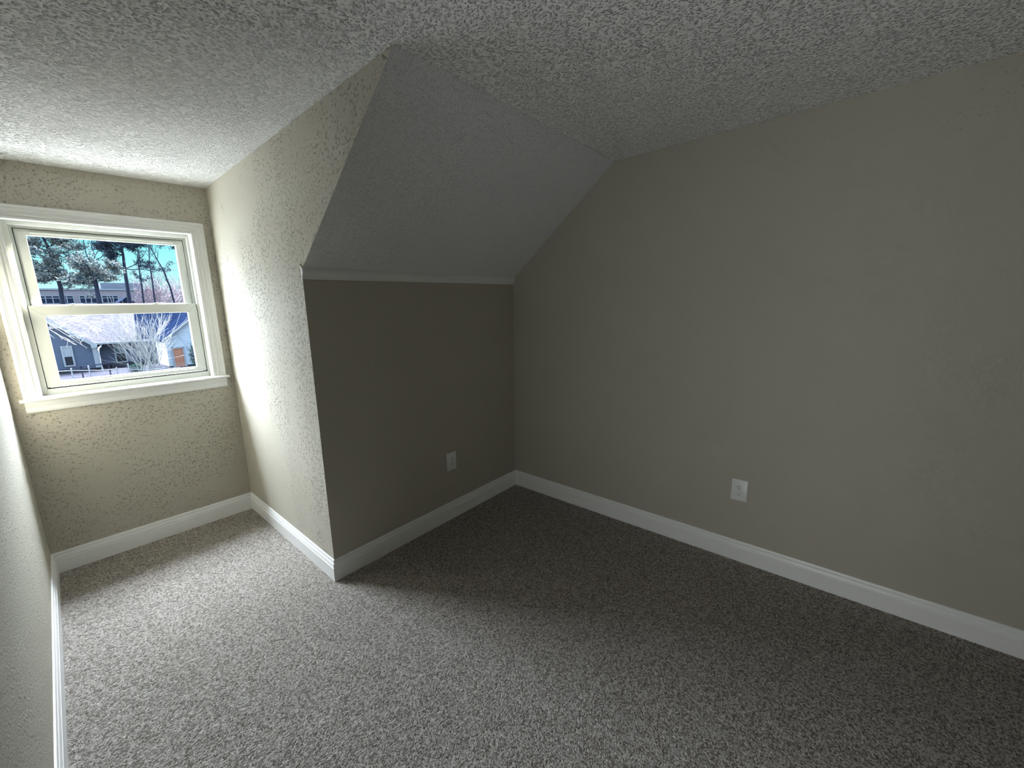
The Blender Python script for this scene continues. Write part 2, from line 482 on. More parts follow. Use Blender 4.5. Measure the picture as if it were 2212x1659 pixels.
# stool with rounded nose and horns
b = MB()
nose = [(0.0, 0.995), (-0.030, 0.995), (-0.036, 0.998), (-0.038, 1.003), (-0.036, 1.009), (-0.030, 1.012), (0.0, 1.012)]
b.loops([[fr(x, d, z) for d, z in nose] for x in (0.018, 0.30, 0.65, 0.959)])
b.box((cx0 - 0.005, -0.002, 0.996), (cx1 + 0.005, 0.075, 1.0118), fr)
b.build('stool', M['casing'], win, smooth=True)
# apron
b = MB()
ap = [(0.0, 0.934), (-0.011, 0.934), (-0.014, 0.938), (-0.014, 0.958), (-0.0115, 0.962), (-0.0125, 0.966), (-0.0165, 0.974), (-0.0175, 0.984), (-0.0175, 0.9945), (0.0, 0.9945)]
b.loops([[fr(x, d, z) for d, z in ap] for x in (0.034, 0.946)])
b.build('apron', M['casing'], win, smooth=True)

def ring(b, x0, x1, z0, z1, wl, wr, wb, wt, d0, d1):
    b.box((x0, d0, z0), (x0 + wl, d1, z1), fr); b.box((x1 - wr, d0, z0), (x1, d1, z1), fr)
    b.box((x0 + wl, d0, z0), (x1 - wr, d1, z0 + wb), fr); b.box((x0 + wl, d0, z1 - wt), (x1 - wr, d1, z1), fr)
# vinyl master frame
b = MB()
ring(b, 0.092, 0.895, 0.995, 1.945, 0.0365, 0.031, 0.022, 0.039, 0.052, 0.149)
ring(b, 0.1285, 0.864, 1.017, 1.906, 0.0165, 0.019, 0.010, 0.0165, 0.0795, 0.140)
b.hexa([fr(0.128, 0.050, 1.010), fr(0.864, 0.050, 1.010), fr(0.864, 0.14, 1.010), fr(0.128, 0.14, 1.010),
        fr(0.128, 0.050, 1.043), fr(0.864, 0.050, 1.043), fr(0.864, 0.14, 1.060), fr(0.128, 0.14, 1.060)])
b.build('window_frame', M['vinyl'], win, bevel=0.0012)
# dark gasket lines beside the sashes
b = MB()
for x in (0.1285, 0.8615): b.box((x, 0.064, 1.050), (x + 0.0025, 0.080, 1.495), fr)
for x in (0.1420, 0.8455): b.box((x, 0.0765, 1.495), (x + 0.0028, 0.080, 1.893), fr)
b.box((0.145, 0.0765, 1.8895), (0.846, 0.080, 1.893), fr)
b.box((0.131, 0.0560, 1.0425), (0.861, 0.060, 1.0500), fr)
b.build('gasket', M['gap'], win)

def sash(name, x0, x1, z0, z1, gx0, gx1, gz0, gz1, d0, d1, lip):
    b = MB()
    # mitred stiles and rails
    o = [(x0, z0), (x1, z0), (x1, z1), (x0, z1)]; i = [(gx0, gz0), (gx1, gz0), (gx1, gz1), (gx0, gz1)]
    for k in range(4):
        j = (k + 1) % 4
        e = 0.0004
        q = [o[k], o[j], i[j], i[k]]
        b.prism([fr(x, d0, z) for x, z in q], [fr(x, d1, z) for x, z in q])
    s = b.build(name, M['vinyl'], win, bevel=0.0015)
    # glazing bead stepping back to the glass
    b = MB()
    w = 0.006
    o = [(gx0 - w, gz0 - w), (gx1 + w, gz0 - w), (gx1 + w, gz1 + w), (gx0 - w, gz1 + w)]
    ii = [(gx0 + 0.001, gz0 + 0.001), (gx1 - 0.001, gz0 + 0.001), (gx1 - 0.001, gz1 - 0.001), (gx0 + 0.001, gz1 - 0.001)]
    for k in range(4):
        j = (k + 1) % 4
        b.hexa([fr(o[k][0], d0 + 0.001, o[k][1]), fr(o[j][0], d0 + 0.001, o[j][1]), fr(ii[j][0], d0 + 0.006, ii[j][1]), fr(ii[k][0], d0 + 0.006, ii[k][1]),
                fr(o[k][0], d0 + 0.016, o[k][1]), fr(o[j][0], d0 + 0.016, o[j][1]), fr(ii[j][0], d0 + 0.016, ii[j][1]), fr(ii[k][0], d0 + 0.016, ii[k][1])])
    b.build('glazing_bead', M['vinyl'], s)
    b = MB().box((gx0 - 0.004, d0 + 0.010, gz0 - 0.004), (gx1 + 0.004, d0 + 0.013, gz1 + 0.004), fr)
    b.build('glass', M['glass'], s)
    return s
ls = sash('lower_sash', 0.1315, 0.8605, 1.052, 1.491, 0.184, 0.812, 1.081, 1.441, 0.0565, 0.084, 0)
us = sash('upper_sash', 0.1455, 0.8450, 1.470, 1.8895, 0.186, 0.811, 1.500, 1.860, 0.0870, 0.112, 0)
# raised bars on the rails
b = MB(); b.box((0.20, 0.0805, 1.871), (0.800, 0.0870, 1.878), fr); b.build('pull_bar', M['vinyl'], us, bevel=0.001)
b = MB(); b.box((0.20, 0.0500, 1.066), (0.800, 0.0565, 1.073), fr); b.build('pull_bar', M['vinyl'], ls, bevel=0.001)
b = MB(); b.box((0.133, 0.0500, 1.4895), (0.859, 0.0720, 1.4955), fr); b.build('meeting_lip', M['vinyl'], ls, bevel=0.001)
for x in (0.315, 0.675):
    b = MB()
    b.box((x - 0.034, 0.060, 1.4955), (x + 0.034, 0.084, 1.4985), fr)
    b.loops([[fr(x - 0.026 + u, 0.058, 1.4985), fr(x + 0.026 - u, 0.058, 1.4985), fr(x + 0.026 - u, 0.080, 1.4985), fr(x - 0.026 + u, 0.080, 1.4985)] if k == 0 else
             [fr(x - 0.022, 0.061, 1.5035), fr(x + 0.022, 0.061, 1.5035), fr(x + 0.022, 0.078, 1.5035), fr(x - 0.022, 0.078, 1.5035)] for k, u in ((0, 0), (1, 0))])
    b.box((x - 0.030, 0.052, 1.4990), (x - 0.006, 0.062, 1.5020), fr)
    b.build('sash_lock', M['vinyl'], ls, bevel=0.0008)
for x in (0.158, 0.832):                      # small stop latches in the upper stiles
    b = MB()
    ring(b, x - 0.006, x + 0.006, 1.535, 1.600, 0.0018, 0.0018, 0.003, 0.003, 0.0855, 0.0870)
    b.box((x - 0.0035, 0.0850, 1.545), (x + 0.0035, 0.0870, 1.560), fr)
    b.build('vent_stop', M['vinyl'], us)

# ------------------------------------------------------------------ outlets
def rounded(w, h, r, n=6):
    P = []
    for cxx, cyy, a0 in ((w - r, h - r, 0), (-w + r, h - r, 90), (-w + r, -h + r, 180), (w - r, -h + r, 270)):
        for k in range(n + 1):
            a = math.radians(a0 + 90 * k / n); P.append((cxx + r * math.cos(a), cyy + r * math.sin(a)))
    return P
def outlet(origin, ux, nx, label, tilt=0.0):
    """ux: direction along the wall, nx: direction out of the wall"""
    root = empty('wall_outlet', origin, label, 'outlet', 'duplex outlets low on the walls')
    ux, nx = Vector(ux).normalized(), Vector(nx).normalized()
    ct, st = math.cos(tilt), math.sin(tilt)
    def f(u, w, d):
        u, w = u * ct - w * st, u * st + w * ct
        return tuple(Vector(origin) + ux * u + Vector((0, 0, 1)) * w + nx * d)
    b = MB()
    P = rounded(0.040, 0.0625, 0.003, 3); Q = rounded(0.0365, 0.059, 0.003, 3)
    b.loops([[f(u, w, 0.0) for u, w in P], [f(u, w, 0.0035) for u, w in P], [f(u, w, 0.0062) for u, w in Q]])
    pl = b.build('cover_plate', M['plastic'], root, smooth=True)
    for s in (1, -1):
        cz = 0.0195 * s
        b = MB()
        R = [(u if abs(u) < 0.0172 else math.copysign(0.0172, u), w) for u, w in [(0.0172 * math.cos(a) * 1.12, 0.0142 * math.sin(a)) for a in [2 * math.pi * k / 32 for k in range(32)]]]
        b.loops([[f(u, cz + w, 0.0058) for u, w in R], [f(u, cz + w, 0.0078) for u, w in R], [f(u * 0.93, cz + w * 0.93, 0.0086) for u, w in R]])
        r = b.build('receptacle', M['plastic'], root, smooth=True)
        b = MB()
        for u in (-0.0065, 0.0060):
            hh = 0.0042 if u < 0 else 0.0034
            b.hexa([f(u - 0.0011, cz + 0.004 - hh, 0.0080), f(u + 0.0011, cz + 0.004 - hh, 0.0080), f(u + 0.0011, cz + 0.004 + hh, 0.0080), f(u - 0.0011, cz + 0.004 + hh, 0.0080),
                    f(u - 0.0011, cz + 0.004 - hh, 0.0089), f(u + 0.0011, cz + 0.004 - hh, 0.0089), f(u + 0.0011, cz + 0.004 + hh, 0.0089), f(u - 0.0011, cz + 0.004 + hh, 0.0089)])
        G = [(0.0026 * math.cos(a), -0.0070 + 0.0026 * math.sin(a)) for a in [2 * math.pi * k / 12 for k in range(12)]]
        b.loops([[f(u, cz + w, 0.0080) for u, w in G], [f(u, cz + w, 0.0089) for u, w in G]])
        b.build('slots', M['slot'], r)
    b = MB()
    G = [(0.003 * math.cos(a), 0.003 * math.sin(a)) for a in [2 * math.pi * k / 12 for k in range(12)]]
    b.loops([[f(u, w, 0.006) for u, w in G], [f(u, w, 0.0070) for u, w in G], [f(u * 0.6, w * 0.6, 0.0075) for u, w in G]])
    b.build('screw', M['screw'], root, smooth=True)
outlet((xg(0.365) - 0.0005, 0.3655, 0.428), (0.00833, -1, 0), (-1, -0.00833, 0), 'white duplex outlet on the long right-hand wall, facing the room')
outlet((1.8115, yk(1.8115) - 0.0005, 0.4150), (1, -0.02443, 0), (-0.02443, -1, 0), 'white duplex outlet low on the dark knee wall under the slope')

# ------------------------------------------------------------------ outside
random.seed(4)
def X(s, d, z): return (s / 1.0013, d - 0.05117 * s, z)
def XR(s, z, d0, d1):      # same sight line, carried to another distance, feet on the ground
    k = d1 / d0
    return X(s * k, d1, -2.75 if z <= -2.74 else 1.5 + (z - 1.5) * k)

def siding(name, col, pitch=0.11):
    m = mat(name, col, 0.8, 0.0); c = coord(m)
    sp = N(m, 'ShaderNodeSeparateXYZ'); L(m, c, sp.inputs[0])
    fz = math_n(m, 'FRACT', math_n(m, 'DIVIDE', sp.outputs['Z'], pitch))
    bump(m, math_n(m, 'MULTIPLY', fz, -1.0), 0.03)
    dk = mrange(m, fz, 0.86, 0.97)
    L(m, mixcol(m, dk, col, tuple(k * 0.6 for k in col)), BS(m).inputs['Base Color'])
    return m
M['siding_blue'] = siding('blue_grey_lap_siding', (0.034, 0.040, 0.056))
M['siding_light'] = siding('pale_lap_siding', (0.17, 0.18, 0.20), 0.14)
def shingles(name, col, amt=0.35):
    m = mat(name, col, 0.9, 0.0); c = coord(m)
    n = noise(m, 9, 3, 0.6, c)
    L(m, mixcol(m, mrange(m, n, 0.35, 0.65), tuple(k * (1 - amt) for k in col), tuple(k * (1 + amt) for k in col)), BS(m).inputs['Base Color'])
    return m
M['roof_mauve'] = shingles('mauve_grey_shingles', (0.027, 0.0248, 0.0290))
M['roof_shade_navy'] = shingles('shade_navy_shingles', (0.0025, 0.0045, 0.0115), 0.25)  # shade on the neighbours' roofs, put into the colour as dark navy
M['roof_dark'] = shingles('dark_grey_shingles', (0.007, 0.009, 0.016), 0.2)
M['roof_own'] = shingles('pale_bounce_shingles', (0.74, 0.73, 0.71), 0.12)  # own roof made pale to bounce daylight indoors
M['ext_white'] = mat('white_exterior_trim', (0.115, 0.12, 0.13), 0.5, 0.0)
M['ext_pane'] = mat('house_window_pane', (0.012, 0.013, 0.016), 0.15, 0.0)
M['ext_blind'] = mat('pale_blind', (0.05, 0.07, 0.08), 0.7, 0.0)
M['ext_door'] = mat('salmon_brick_panel', (0.17, 0.075, 0.05), 0.8, 0.0)
M['pink_wall'] = shingles('pinkish_concrete_wall', (0.105, 0.088, 0.094), 0.05)
M['penthouse'] = mat('lavender_grey_metal', (0.055, 0.06, 0.075), 0.6, 0.0)
M['ribbon_glass'] = mat('ribbon_window_glass', (0.008, 0.011, 0.02), 0.25, 0.0)
M['foundation'] = mat('dark_foundation', (0.018, 0.016, 0.02), 0.9, 0.0)
M['galv'] = mat('galvanised_pipe', (0.13, 0.13, 0.14), 0.5, 0.0)
M['pipe_dark'] = mat('dark_pipe', (0.012, 0.012, 0.02), 0.6, 0.0)
def bark(name, col):
    m = mat(name, col, 0.9, 0.0); c = coord(m)
    n = noise(m, 6, 3, 0.6, c)
    L(m, mixcol(m, n, tuple(k * 0.6 for k in col), tuple(k * 1.4 for k in col)), BS(m).inputs['Base Color'])
    return m
M['bark_dark'] = bark('dark_pine_bark', (0.012, 0.014, 0.022))
M['bark_pale'] = bark('pale_twig_bark', (0.15, 0.145, 0.14))
M['bark_mauve'] = bark('mauve_twig_bark', (0.11, 0.085, 0.095))
def leafy(name, a, b_):
    m = mat(name, a, 0.8, 0.0); c = coord(m)
    n = noise(m, 2.5, 2, 0.6, c)
    L(m, mixcol(m, mrange(m, n, 0.35, 0.65), a, b_), BS(m).inputs['Base Color'])
    return m
M['needle'] = leafy('pine_needles', (0.024, 0.036, 0.044), (0.11, 0.115, 0.105))
M['needle_dk'] = leafy('dark_pine_needles', (0.008, 0.014, 0.024), (0.022, 0.028, 0.034))
M['leaf_yel'] = leafy('yellow_green_leaves', (0.12, 0.14, 0.02), (0.22, 0.20, 0.06))
M['leaf_dk'] = leafy('dark_glossy_leaves', (0.006, 0.016, 0.014), (0.02, 0.04, 0.03))
m = M['lawn'] = mat('dormant_lawn', (0.04, 0.038, 0.045), 0.95, 0.0); c = coord(m)
L(m, mixcol(m, noise(m, 1.6, 5, 0.7, c), (0.005, 0.005, 0.009), (0.036, 0.034, 0.042)), BS(m).inputs['Base Color'])

# ground
b = MB(); b.box((-60, 4.2, -3.0), (90, 160, -2.75)); struct('ground', b, M['lawn'])
# unseen pale slab left of the view, added to bounce daylight up into the dormer
b = MB(); b.box((-32, 7.0, -2.76), (-1.2, 44, -2.70)); struct('bounce_slab', b, mat('pale_bounce_slab', (0.46, 0.455, 0.44), 0.9, 0.0))
# our own roof falling away below the dormer window, unseen, coloured pale to bounce light in
b = MB()
b.hexa([(-3.5, 3.52, 0.73), (5.0, 3.52, 0.73), (5.0, 6.3, -1.35), (-3.5, 6.3, -1.35), (-3.5, 3.52, 0.85), (5.0, 3.52, 0.85), (5.0, 6.3, -1.23), (-3.5, 6.3, -1.23)])
b.hexa([(1.06, 3.52, 0.73), (5.0, 3.52, 0.73), (5.0, YS - 0.3, 2.56), (1.06, YS - 0.3, 2.56), (1.06, 3.52, 0.85), (5.0, 3.52, 0.85), (5.0, YS - 0.3, 2.72), (1.06, YS - 0.3, 2.72)])
b.box((-0.6, YB - 0.3, 2.56), (5.0, YS - 0.2, 2.7)); b.box((-0.45, YS - 0.3, 2.5601), (1.10, 3.57, 2.65))
struct('roof', b, M['roof_own'])

# ---- neighbouring house: gabled wing on the left, main wall behind it
house = empty('house', X(3.9, 38, -2.72), 'blue-grey sided house with mauve shingle roof and white trim, seen through the lower pane', 'house')
b = MB()
gab = [(-3.2, -2.55), (3.92, -2.55), (3.90, -1.02), (-0.0, 2.62), (-3.2, -0.6)]
b.prism([X(s, 38, z) for s, z in gab], [X(s, 38.15, z) for s, z in gab])
b.box((3.80, 38.0, -2.55), (3.92, 39.5, -1.02), X)
b.box((3.80, 39.35, -2.55), (8.1, 39.5, -1.02), X)
b.build('wall', M['siding_blue'], house)
b = MB(); b.box((-3.2, 38.03, -2.8), (3.90, 38.2, -2.55), X); b.box((3.8, 39.38, -2.8), (8.1, 39.6, -2.55), X); b.build('foundation', M['foundation'], house)
b = MB()
b.hexa([X(3.60, 38.75, -1.06), X(6.10, 38.75, -1.06), X(6.98, 43.4, 1.06), X(0.0, 43.4, 1.06), X(3.60, 38.75, -0.98), X(6.10, 38.75, -0.98), X(6.98, 43.4, 1.14), X(0.0, 43.4, 1.14)])
b.hexa([X(3.95, 37.7, -1.06), X(-0.02, 37.7, 2.70), X(-0.02, 43, 2.70), X(3.95, 43, -1.06), X(3.95, 37.7, -0.96), X(-0.02, 37.7, 2.80), X(-0.02, 43, 2.80), X(3.95, 43, -0.96)]) if False else None
b.hexa([X(3.93, 37.72, -1.10), X(3.93, 38.9, -1.10), X(0.0, 44.5, 2.58), X(0.0, 37.72, 2.58), X(3.93, 37.72, -1.03), X(3.93, 38.9, -1.03), X(0.0, 44.5, 2.66), X(0.0, 37.72, 2.66)])
b.build('roof', M['roof_mauve'], house)
b = MB()
b.hexa([X(3.80, 37.66, -1.16), X(3.80, 37.74, -1.16), X(-0.05, 37.74, 2.50), X(-0.05, 37.66, 2.50), X(3.95, 37.66, -1.02), X(3.95, 37.74, -1.02), X(-0.05, 37.74, 2.68), X(-0.05, 37.66, 2.68)])
b.box((3.70, 37.64, -1.24), (3.97, 37.9, -1.06), X)
b.build('rake_board', M['ext_white'], house)
b = MB(); b.box((3.95, 38.60, -1.12), (6.12, 38.76, -1.0), X); b.box((6.12, 38.60, -1.11), (7.9, 38.72, -1.02), X); b.build('gutter', M['ext_white'], house)
b = MB()
b.tube([X(4.28, 38.66, -1.12), X(4.26, 38.66, -1.22), X(4.08, 38.3, -1.34), X(4.00, 37.93, -1.44), X(3.985, 37.93, -2.35), X(4.02, 37.85, -2.72), X(4.00, 37.7, -2.80)], 0.045, 8)
b.build('downspout', M['ext_white'], house, smooth=True)
b = MB(); b.box((3.74, 37.94, -2.55), (3.95, 38.0, -1.10), X); b.build('corner_board', M['ext_white'], house)
def hwin(s0, s1, z0, z1, d, blind):
    b = MB()
    w = 0.085; zm = (z0 + z1) / 2
    for a in ((s0, s0 + w, z0, z1), (s1 - w, s1, z0, z1), (s0 + w, s1 - w, z0, z0 + w), (s0 + w, s1 - w, z1 - w, z1), (s0 + w, s1 - w, zm - 0.03, zm + 0.03)):
        b.box((a[0], d - 0.06, a[2]), (a[1], d - 0.002, a[3]), X)
    wf = b.build('window', M['ext_white'], house)
    b = MB(); b.box((s0 + w, d - 0.02, z0 + w), (s1 - w, d - 0.004, zm - 0.03), X); b.build('pane', M['ext_pane'], wf)
    b = MB(); b.box((s0 + w, d - 0.02, zm + 0.03), (s1 - w, d - 0.004, z1 - w), X); b.build('pane', blind, wf)
hwin(2.37, 2.87, -2.33, -1.03, 38, M['ext_white'])
hwin(4.90, 5.53, -2.50, -1.16, 39.35, M['ext_blind'])
b = MB(); b.box((4.55, 38.4, -2.75), (5.2, 39.0, -2.50), X)
b.build('cooling_unit', M['foundation'], house)

# ---- house behind, its roof's shade put into a navy colour
h2 = empty('house', X(9.2, 44, -2.72), 'house with a plain roof darkened navy as shade, behind the bare shrub, right of the mauve roof', 'house')
b = MB(); b.box((6.6, 44.6, -2.8), (13.5, 44.8, -1.50), X); b.build('wall', M['siding_blue'], h2)
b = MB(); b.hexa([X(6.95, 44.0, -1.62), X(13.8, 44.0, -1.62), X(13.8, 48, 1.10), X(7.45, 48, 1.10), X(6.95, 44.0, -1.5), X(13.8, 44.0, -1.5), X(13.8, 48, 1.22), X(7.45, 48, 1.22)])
b.build('roof', M['roof_shade_navy'], h2)

# ---- pale gabled house on the right with the salmon door
h3 = empty('house', X(8.4, 35, -2.72), 'pale sided gabled house with white rake board and salmon door, right side of lower pane', 'house')
b = MB()
g3 = [(6.86, -2.60), (11.2, -2.60), (11.2, -0.88), (9.03, 0.98), (6.90, -0.84)]
b.prism([X(s, 35, z) for s, z in g3], [X(s, 35.15, z) for s, z in g3])
b.box((6.86, 35.1, -2.6), (6.98, 37.6, -0.88), X)
b.build('wall', M['siding_light'], h3)
b = MB(); b.box((6.90, 35.02, -2.8), (11.2, 35.3, -2.60), X); b.build('foundation', M['foundation'], h3)
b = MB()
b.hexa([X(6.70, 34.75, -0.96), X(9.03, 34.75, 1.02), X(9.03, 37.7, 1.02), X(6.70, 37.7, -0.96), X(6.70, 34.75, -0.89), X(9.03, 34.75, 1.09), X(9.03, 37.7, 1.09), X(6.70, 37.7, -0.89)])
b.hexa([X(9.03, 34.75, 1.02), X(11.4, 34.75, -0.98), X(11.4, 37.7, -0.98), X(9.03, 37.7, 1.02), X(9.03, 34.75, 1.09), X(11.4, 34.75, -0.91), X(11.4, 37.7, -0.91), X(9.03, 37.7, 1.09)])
b.build('roof', M['roof_shade_navy'], h3)  # darkness of the slope turned from the sun is in this colour
b = MB()
b.hexa([X(6.66, 34.70, -1.02), X(6.66, 34.76, -1.02), X(9.03, 34.76, 0.96), X(9.03, 34.70, 0.96), X(6.66, 34.70, -0.90), X(6.66, 34.76, -0.90), X(9.03, 34.76, 1.09), X(9.03, 34.70, 1.09)])
b.build('rake_board', M['ext_white'], h3)
b = MB()
for a in ((7.10, 7.19, -2.70, -1.38), (7.70, 7.79, -2.70, -1.38), (7.10, 7.79, -1.46, -1.36)): b.box((a[0], 34.93, a[2]), (a[1], 34.998, a[3]), X)
df = b.build('door_frame', M['ext_white'], h3)
b = MB(); b.box((7.19, 34.97, -2.70), (7.70, 34.999, -1.46), X); b.build('door', M['ext_door'], h3)

# ---- long flat building far behind
fb = empty('office_building', X(11, 90, -2.72), 'long low pinkish flat-roofed building with ribbon windows, behind the trees', 'building')
b = MB(); b.box((2.0, 90, -2.8), (17.9, 100, 3.62), X); b.build('wall', M['pink_wall'], fb)
b = MB(); b.box((1.9, 89.85, 3.58), (18.0, 100.1, 3.80), X); b.build('parapet', M['ext_white'], fb)
b = MB(); b.box((11.5, 92, 3.8), (16.5, 98, 4.75), X); b.build('penthouse', M['penthouse'], fb)
for s0, s1, n in ((4.60, 8.10, 5), (8.72, 12.95, 7)):
    b = MB(); zt, zb = 2.74, 1.66
    for k in range(n + 1):
        s = s0 + (s1 - s0) * k / n; b.box((s - 0.05, 89.88, zb), (s + 0.05, 89.99, zt), X)
    for z in (zb, zt, 2.42): b.box((s0, 89.88, z - 0.045), (s1, 89.99, z + 0.045), X)
    rf = b.build('ribbon_window', M['ext_white'], fb)
    b = MB(); b.box((s0, 89.93, zb), (s1, 89.985, zt), X); b.build('glass', M['ribbon_glass'], rf)
sr = empty('shed', X(11.1, 72, -2.72), 'small dark gable roof tip in front of the pinkish building', 'shed')
b = MB(); g = [(10.6, 1.65), (11.42, 2.30), (12.3, 1.62)]; b.prism([X(s * 0.973, 72, z) for s, z in g], [X(s * 0.973, 75, z) for s, z in g]); b.build('roof', M['roof_dark'], sr)
b = MB(); b.box((10.5, 72.3, -2.8), (11.8, 74.8, 1.66), X); b.build('wall', M['siding_light'], sr)

# ---- fence
fc = empty('chain_link_fence', X(3.2, 33, -2.75), 'low galvanised chain-link fence running in front of the blue-grey house', 'fence')
b = MB(); b.tube([X(1.2, 33, -2.00), X(2.3, 33, -2.06), X(3.4, 33, -2.19), X(4.1, 33, -2.20), X(5.3, 33, -2.42), X(7.0, 33, -2.5)], 0.022, 6); b.build('rail', M['galv'], fc, smooth=True)
for s, z in ((1.6, -1.98), (2.28, -1.96), (2.96, -1.90), (4.08, -2.14), (4.60, -1.98), (6.2, -2.40)):
    b = MB(); b.tube([X(s, 33, -2.78), X(s, 33, z)], 0.028, 8); b.tube([X(s, 33, z), X(s, 33, z + 0.05)], [0.036, 0.012], 8); b.build('post', M['galv'], fc, smooth=True)
b = MB()
for k in range(60):
    s = 1.2 + k * 0.1
    b.tube([X(s, 33.02, -2.74), X(s + 0.5, 33.02, -2.2)], 0.0022, 3, cap=False); b.tube([X(s + 0.5, 33.03, -2.74), X(s, 33.03, -2.2)], 0.0022, 3, cap=False)
b.build('wire_mesh', M['galv'], fc)
b = MB(); b.tube([X(1.5, 34, -2.06), X(2.6, 34, -2.02), X(3.5, 34, -1.95), X(3.95, 34, -1.9)], 0.03, 6); b.tube([X(2.75, 34, -2.76), X(2.75, 34, -1.94)], 0.035, 6); b.tube([X(3.9, 34, -2.76), X(3.9, 34, -1.9)], 0.035, 6)
tag(b.build('handrail', M['pipe_dark'], smooth=True), 'dark pipe handrail just behind the chain-link fence', 'handrail')

# ---- vegetation
def branch(b, p, d, ln, r, depth, rng, spread=0.6, seg=4, up=0.08, tips=None, nchild=3, wob=0.18, rmin=0.004, flat=0.6):
    pts = [np.array(p, float)]; d = nrm(d)
    for i in range(seg):
        d = nrm(d + np.array([rng.gauss(0, wob), rng.gauss(0, wob) * flat, rng.gauss(0, wob) + up]))
        pts.append(pts[-1] + d * ln / seg)
    rr = [max(rmin, r * (1 - 0.55 * i / seg)) for i in range(seg + 1)]
    b.tube(pts, rr, 5 if depth > 1 else 3, cap=False)
    if tips is not None and depth <= 1:
        tips += [(pts[i], d) for i in range(1, seg + 1)]
    if depth > 0:
        for k in range(nchild + (1 if depth > 1 else 0)):
            i = rng.randint(max(1, seg // 2 - 1), seg)
            dd = nrm(d + np.array([rng.gauss(0, spread), rng.gauss(0, spread) * flat, rng.gauss(0, spread)]))
            branch(b, pts[i], dd, ln * rng.uniform(0.5, 0.75), rr[i] * 0.6, depth - 1, rng, spread, seg, up, tips, nchild, wob, rmin, flat)

def tufts(b, centers, n, size, rad, rng, flat=1.0):
    """short needle blades in bunches about the given points"""
    for c in centers:
        for k in range(n):
            o = np.array([rng.gauss(0, rad), rng.gauss(0, rad), rng.gauss(0, rad * flat)])
            d = nrm(np.array([rng.gauss(0, 1), rng.gauss(0, 1), rng.gauss(0, 1) * 0.8 + 0.3]))
            s = nrm(np.cross(d, np.array([rng.gauss(0, 1), rng.gauss(0, 1), rng.gauss(0, 1)])))
            L_ = size * rng.uniform(0.6, 1.3); p = np.array(c) + o
            w = L_ * 0.20
            b.tri(p - s * w, p + s * w, p + d * L_)

def pine(name, base, trunk, whorls, label, mneed, seed, tn=16, tsz=0.20, cat='tree'):
    rng = random.Random(seed)
    root = empty(name, base, label, cat, 'pine trees beyond the houses')
    b = MB(); pts = [base] + trunk
    n = len(pts)
    b.tube(pts, [0.22 - 0.16 * i / (n - 1) for i in range(n)], 8)
    centers = []
    for (p, d, ln) in whorls:
        tips = []
        branch(b, p, d, ln, 0.055, 2, rng, 0.55, 4, 0.05, tips, 2, 0.16, 0.012)
        centers += [t[0] for t in tips]
    b.build('trunk', M['bark_dark'], root, fix=False)
    f = MB(); tufts(f, centers, tn, tsz, 0.17, rng, 0.55)
    f.build('foliage', mneed, root, fix=False)
    return root

def whorl_set(axis, n, rng, l0, l1, zdir=0.1, left=1.0):
    W_ = []
    for k in range(n):
        t = rng.random(); i = t * (len(axis) - 1); a = int(i); q = i - a
        p = np.array(axis[a]) * (1 - q) + np.array(axis[min(a + 1, len(axis) - 1)]) * q
        an = rng.uniform(0, 2 * math.pi)
        W_.append((p, (math.cos(an), math.sin(an) * 0.7, rng.uniform(-0.1, 0.35) + zdir), rng.uniform(l0, l1)))
    return W_
rng = random.Random(11)
tk = [X(4.62, 60, 1.6), X(4.70, 60, 3.2), X(4.6, 60, 4.9), X(4.55, 60, 6.4), X(4.2, 60, 8.2), X(4.0, 60, 9.6)]
pine('pine_tree', X(4.62, 60, -2.75), tk, whorl_set(tk[1:], 44, rng, 0.9, 2.1), 'large dense pine at the left, its crown filling the upper pane corner', M['needle'], 1, 12, 0.24)
tk = [X(9.80, 62, 1.6), X(9.86, 62, 3.8), X(9.9, 62, 5.2), X(10.0, 62, 6.6), X(10.0, 62, 8.0), X(9.9, 62, 9.4)]
w2 = whorl_set(tk[3:], 16, rng, 0.7, 1.5) + [(tk[2], (1, 0.2, 0.12), 2.4), (tk[2], (1, -0.3, 0.05), 2.0), (tk[3], (-1, 0.1, 0.1), 2.0), (tk[3], (-1, -0.2, -0.1), 1.7), (tk[2], (-0.7, 0.3, 0.3), 1.3)]
pine('pine_tree', X(9.78, 62, -2.75), tk, w2, 'tall dark pine with a bare lower trunk and tiered branches, mid upper pane', M['needle_dk'], 2, 14, 0.22)
tk = [XR(6.95, 1.8, 58, 50), XR(6.95, 3.4, 58, 50), XR(7.0, 4.4, 58, 50), XR(7.0, 5.0, 58, 50)]
pine('small_pine_tree', XR(6.95, -2.75, 58, 50), tk, whorl_set(tk[1:], 13, rng, 0.5, 1.3), 'smaller grey-green pine between the two tall pines', M['needle'], 3, 12, 0.22)
tk = [X(15.4, 60, 2.0), X(15.3, 60, 4.6), X(15.0, 60, 6.4), X(14.9, 60, 8.2), X(14.8, 60, 9.4)]
pine('pine_tree', X(15.3, 60, -2.75), tk, whorl_set(tk[2:], 12, rng, 0.7, 1.5, -0.25), 'pine at the right edge of the upper pane with drooping branches', M['needle_dk'], 4, 10, 0.2)

def bare(name, base, d, ln, r, depth, seed, label, m, **kw):
    rng = random.Random(seed); root = MB(); branch(root, base, d, ln, r, depth, rng, **kw)
    return tag(root.build(name, m, origin=base, fix=False), label, 'tree')
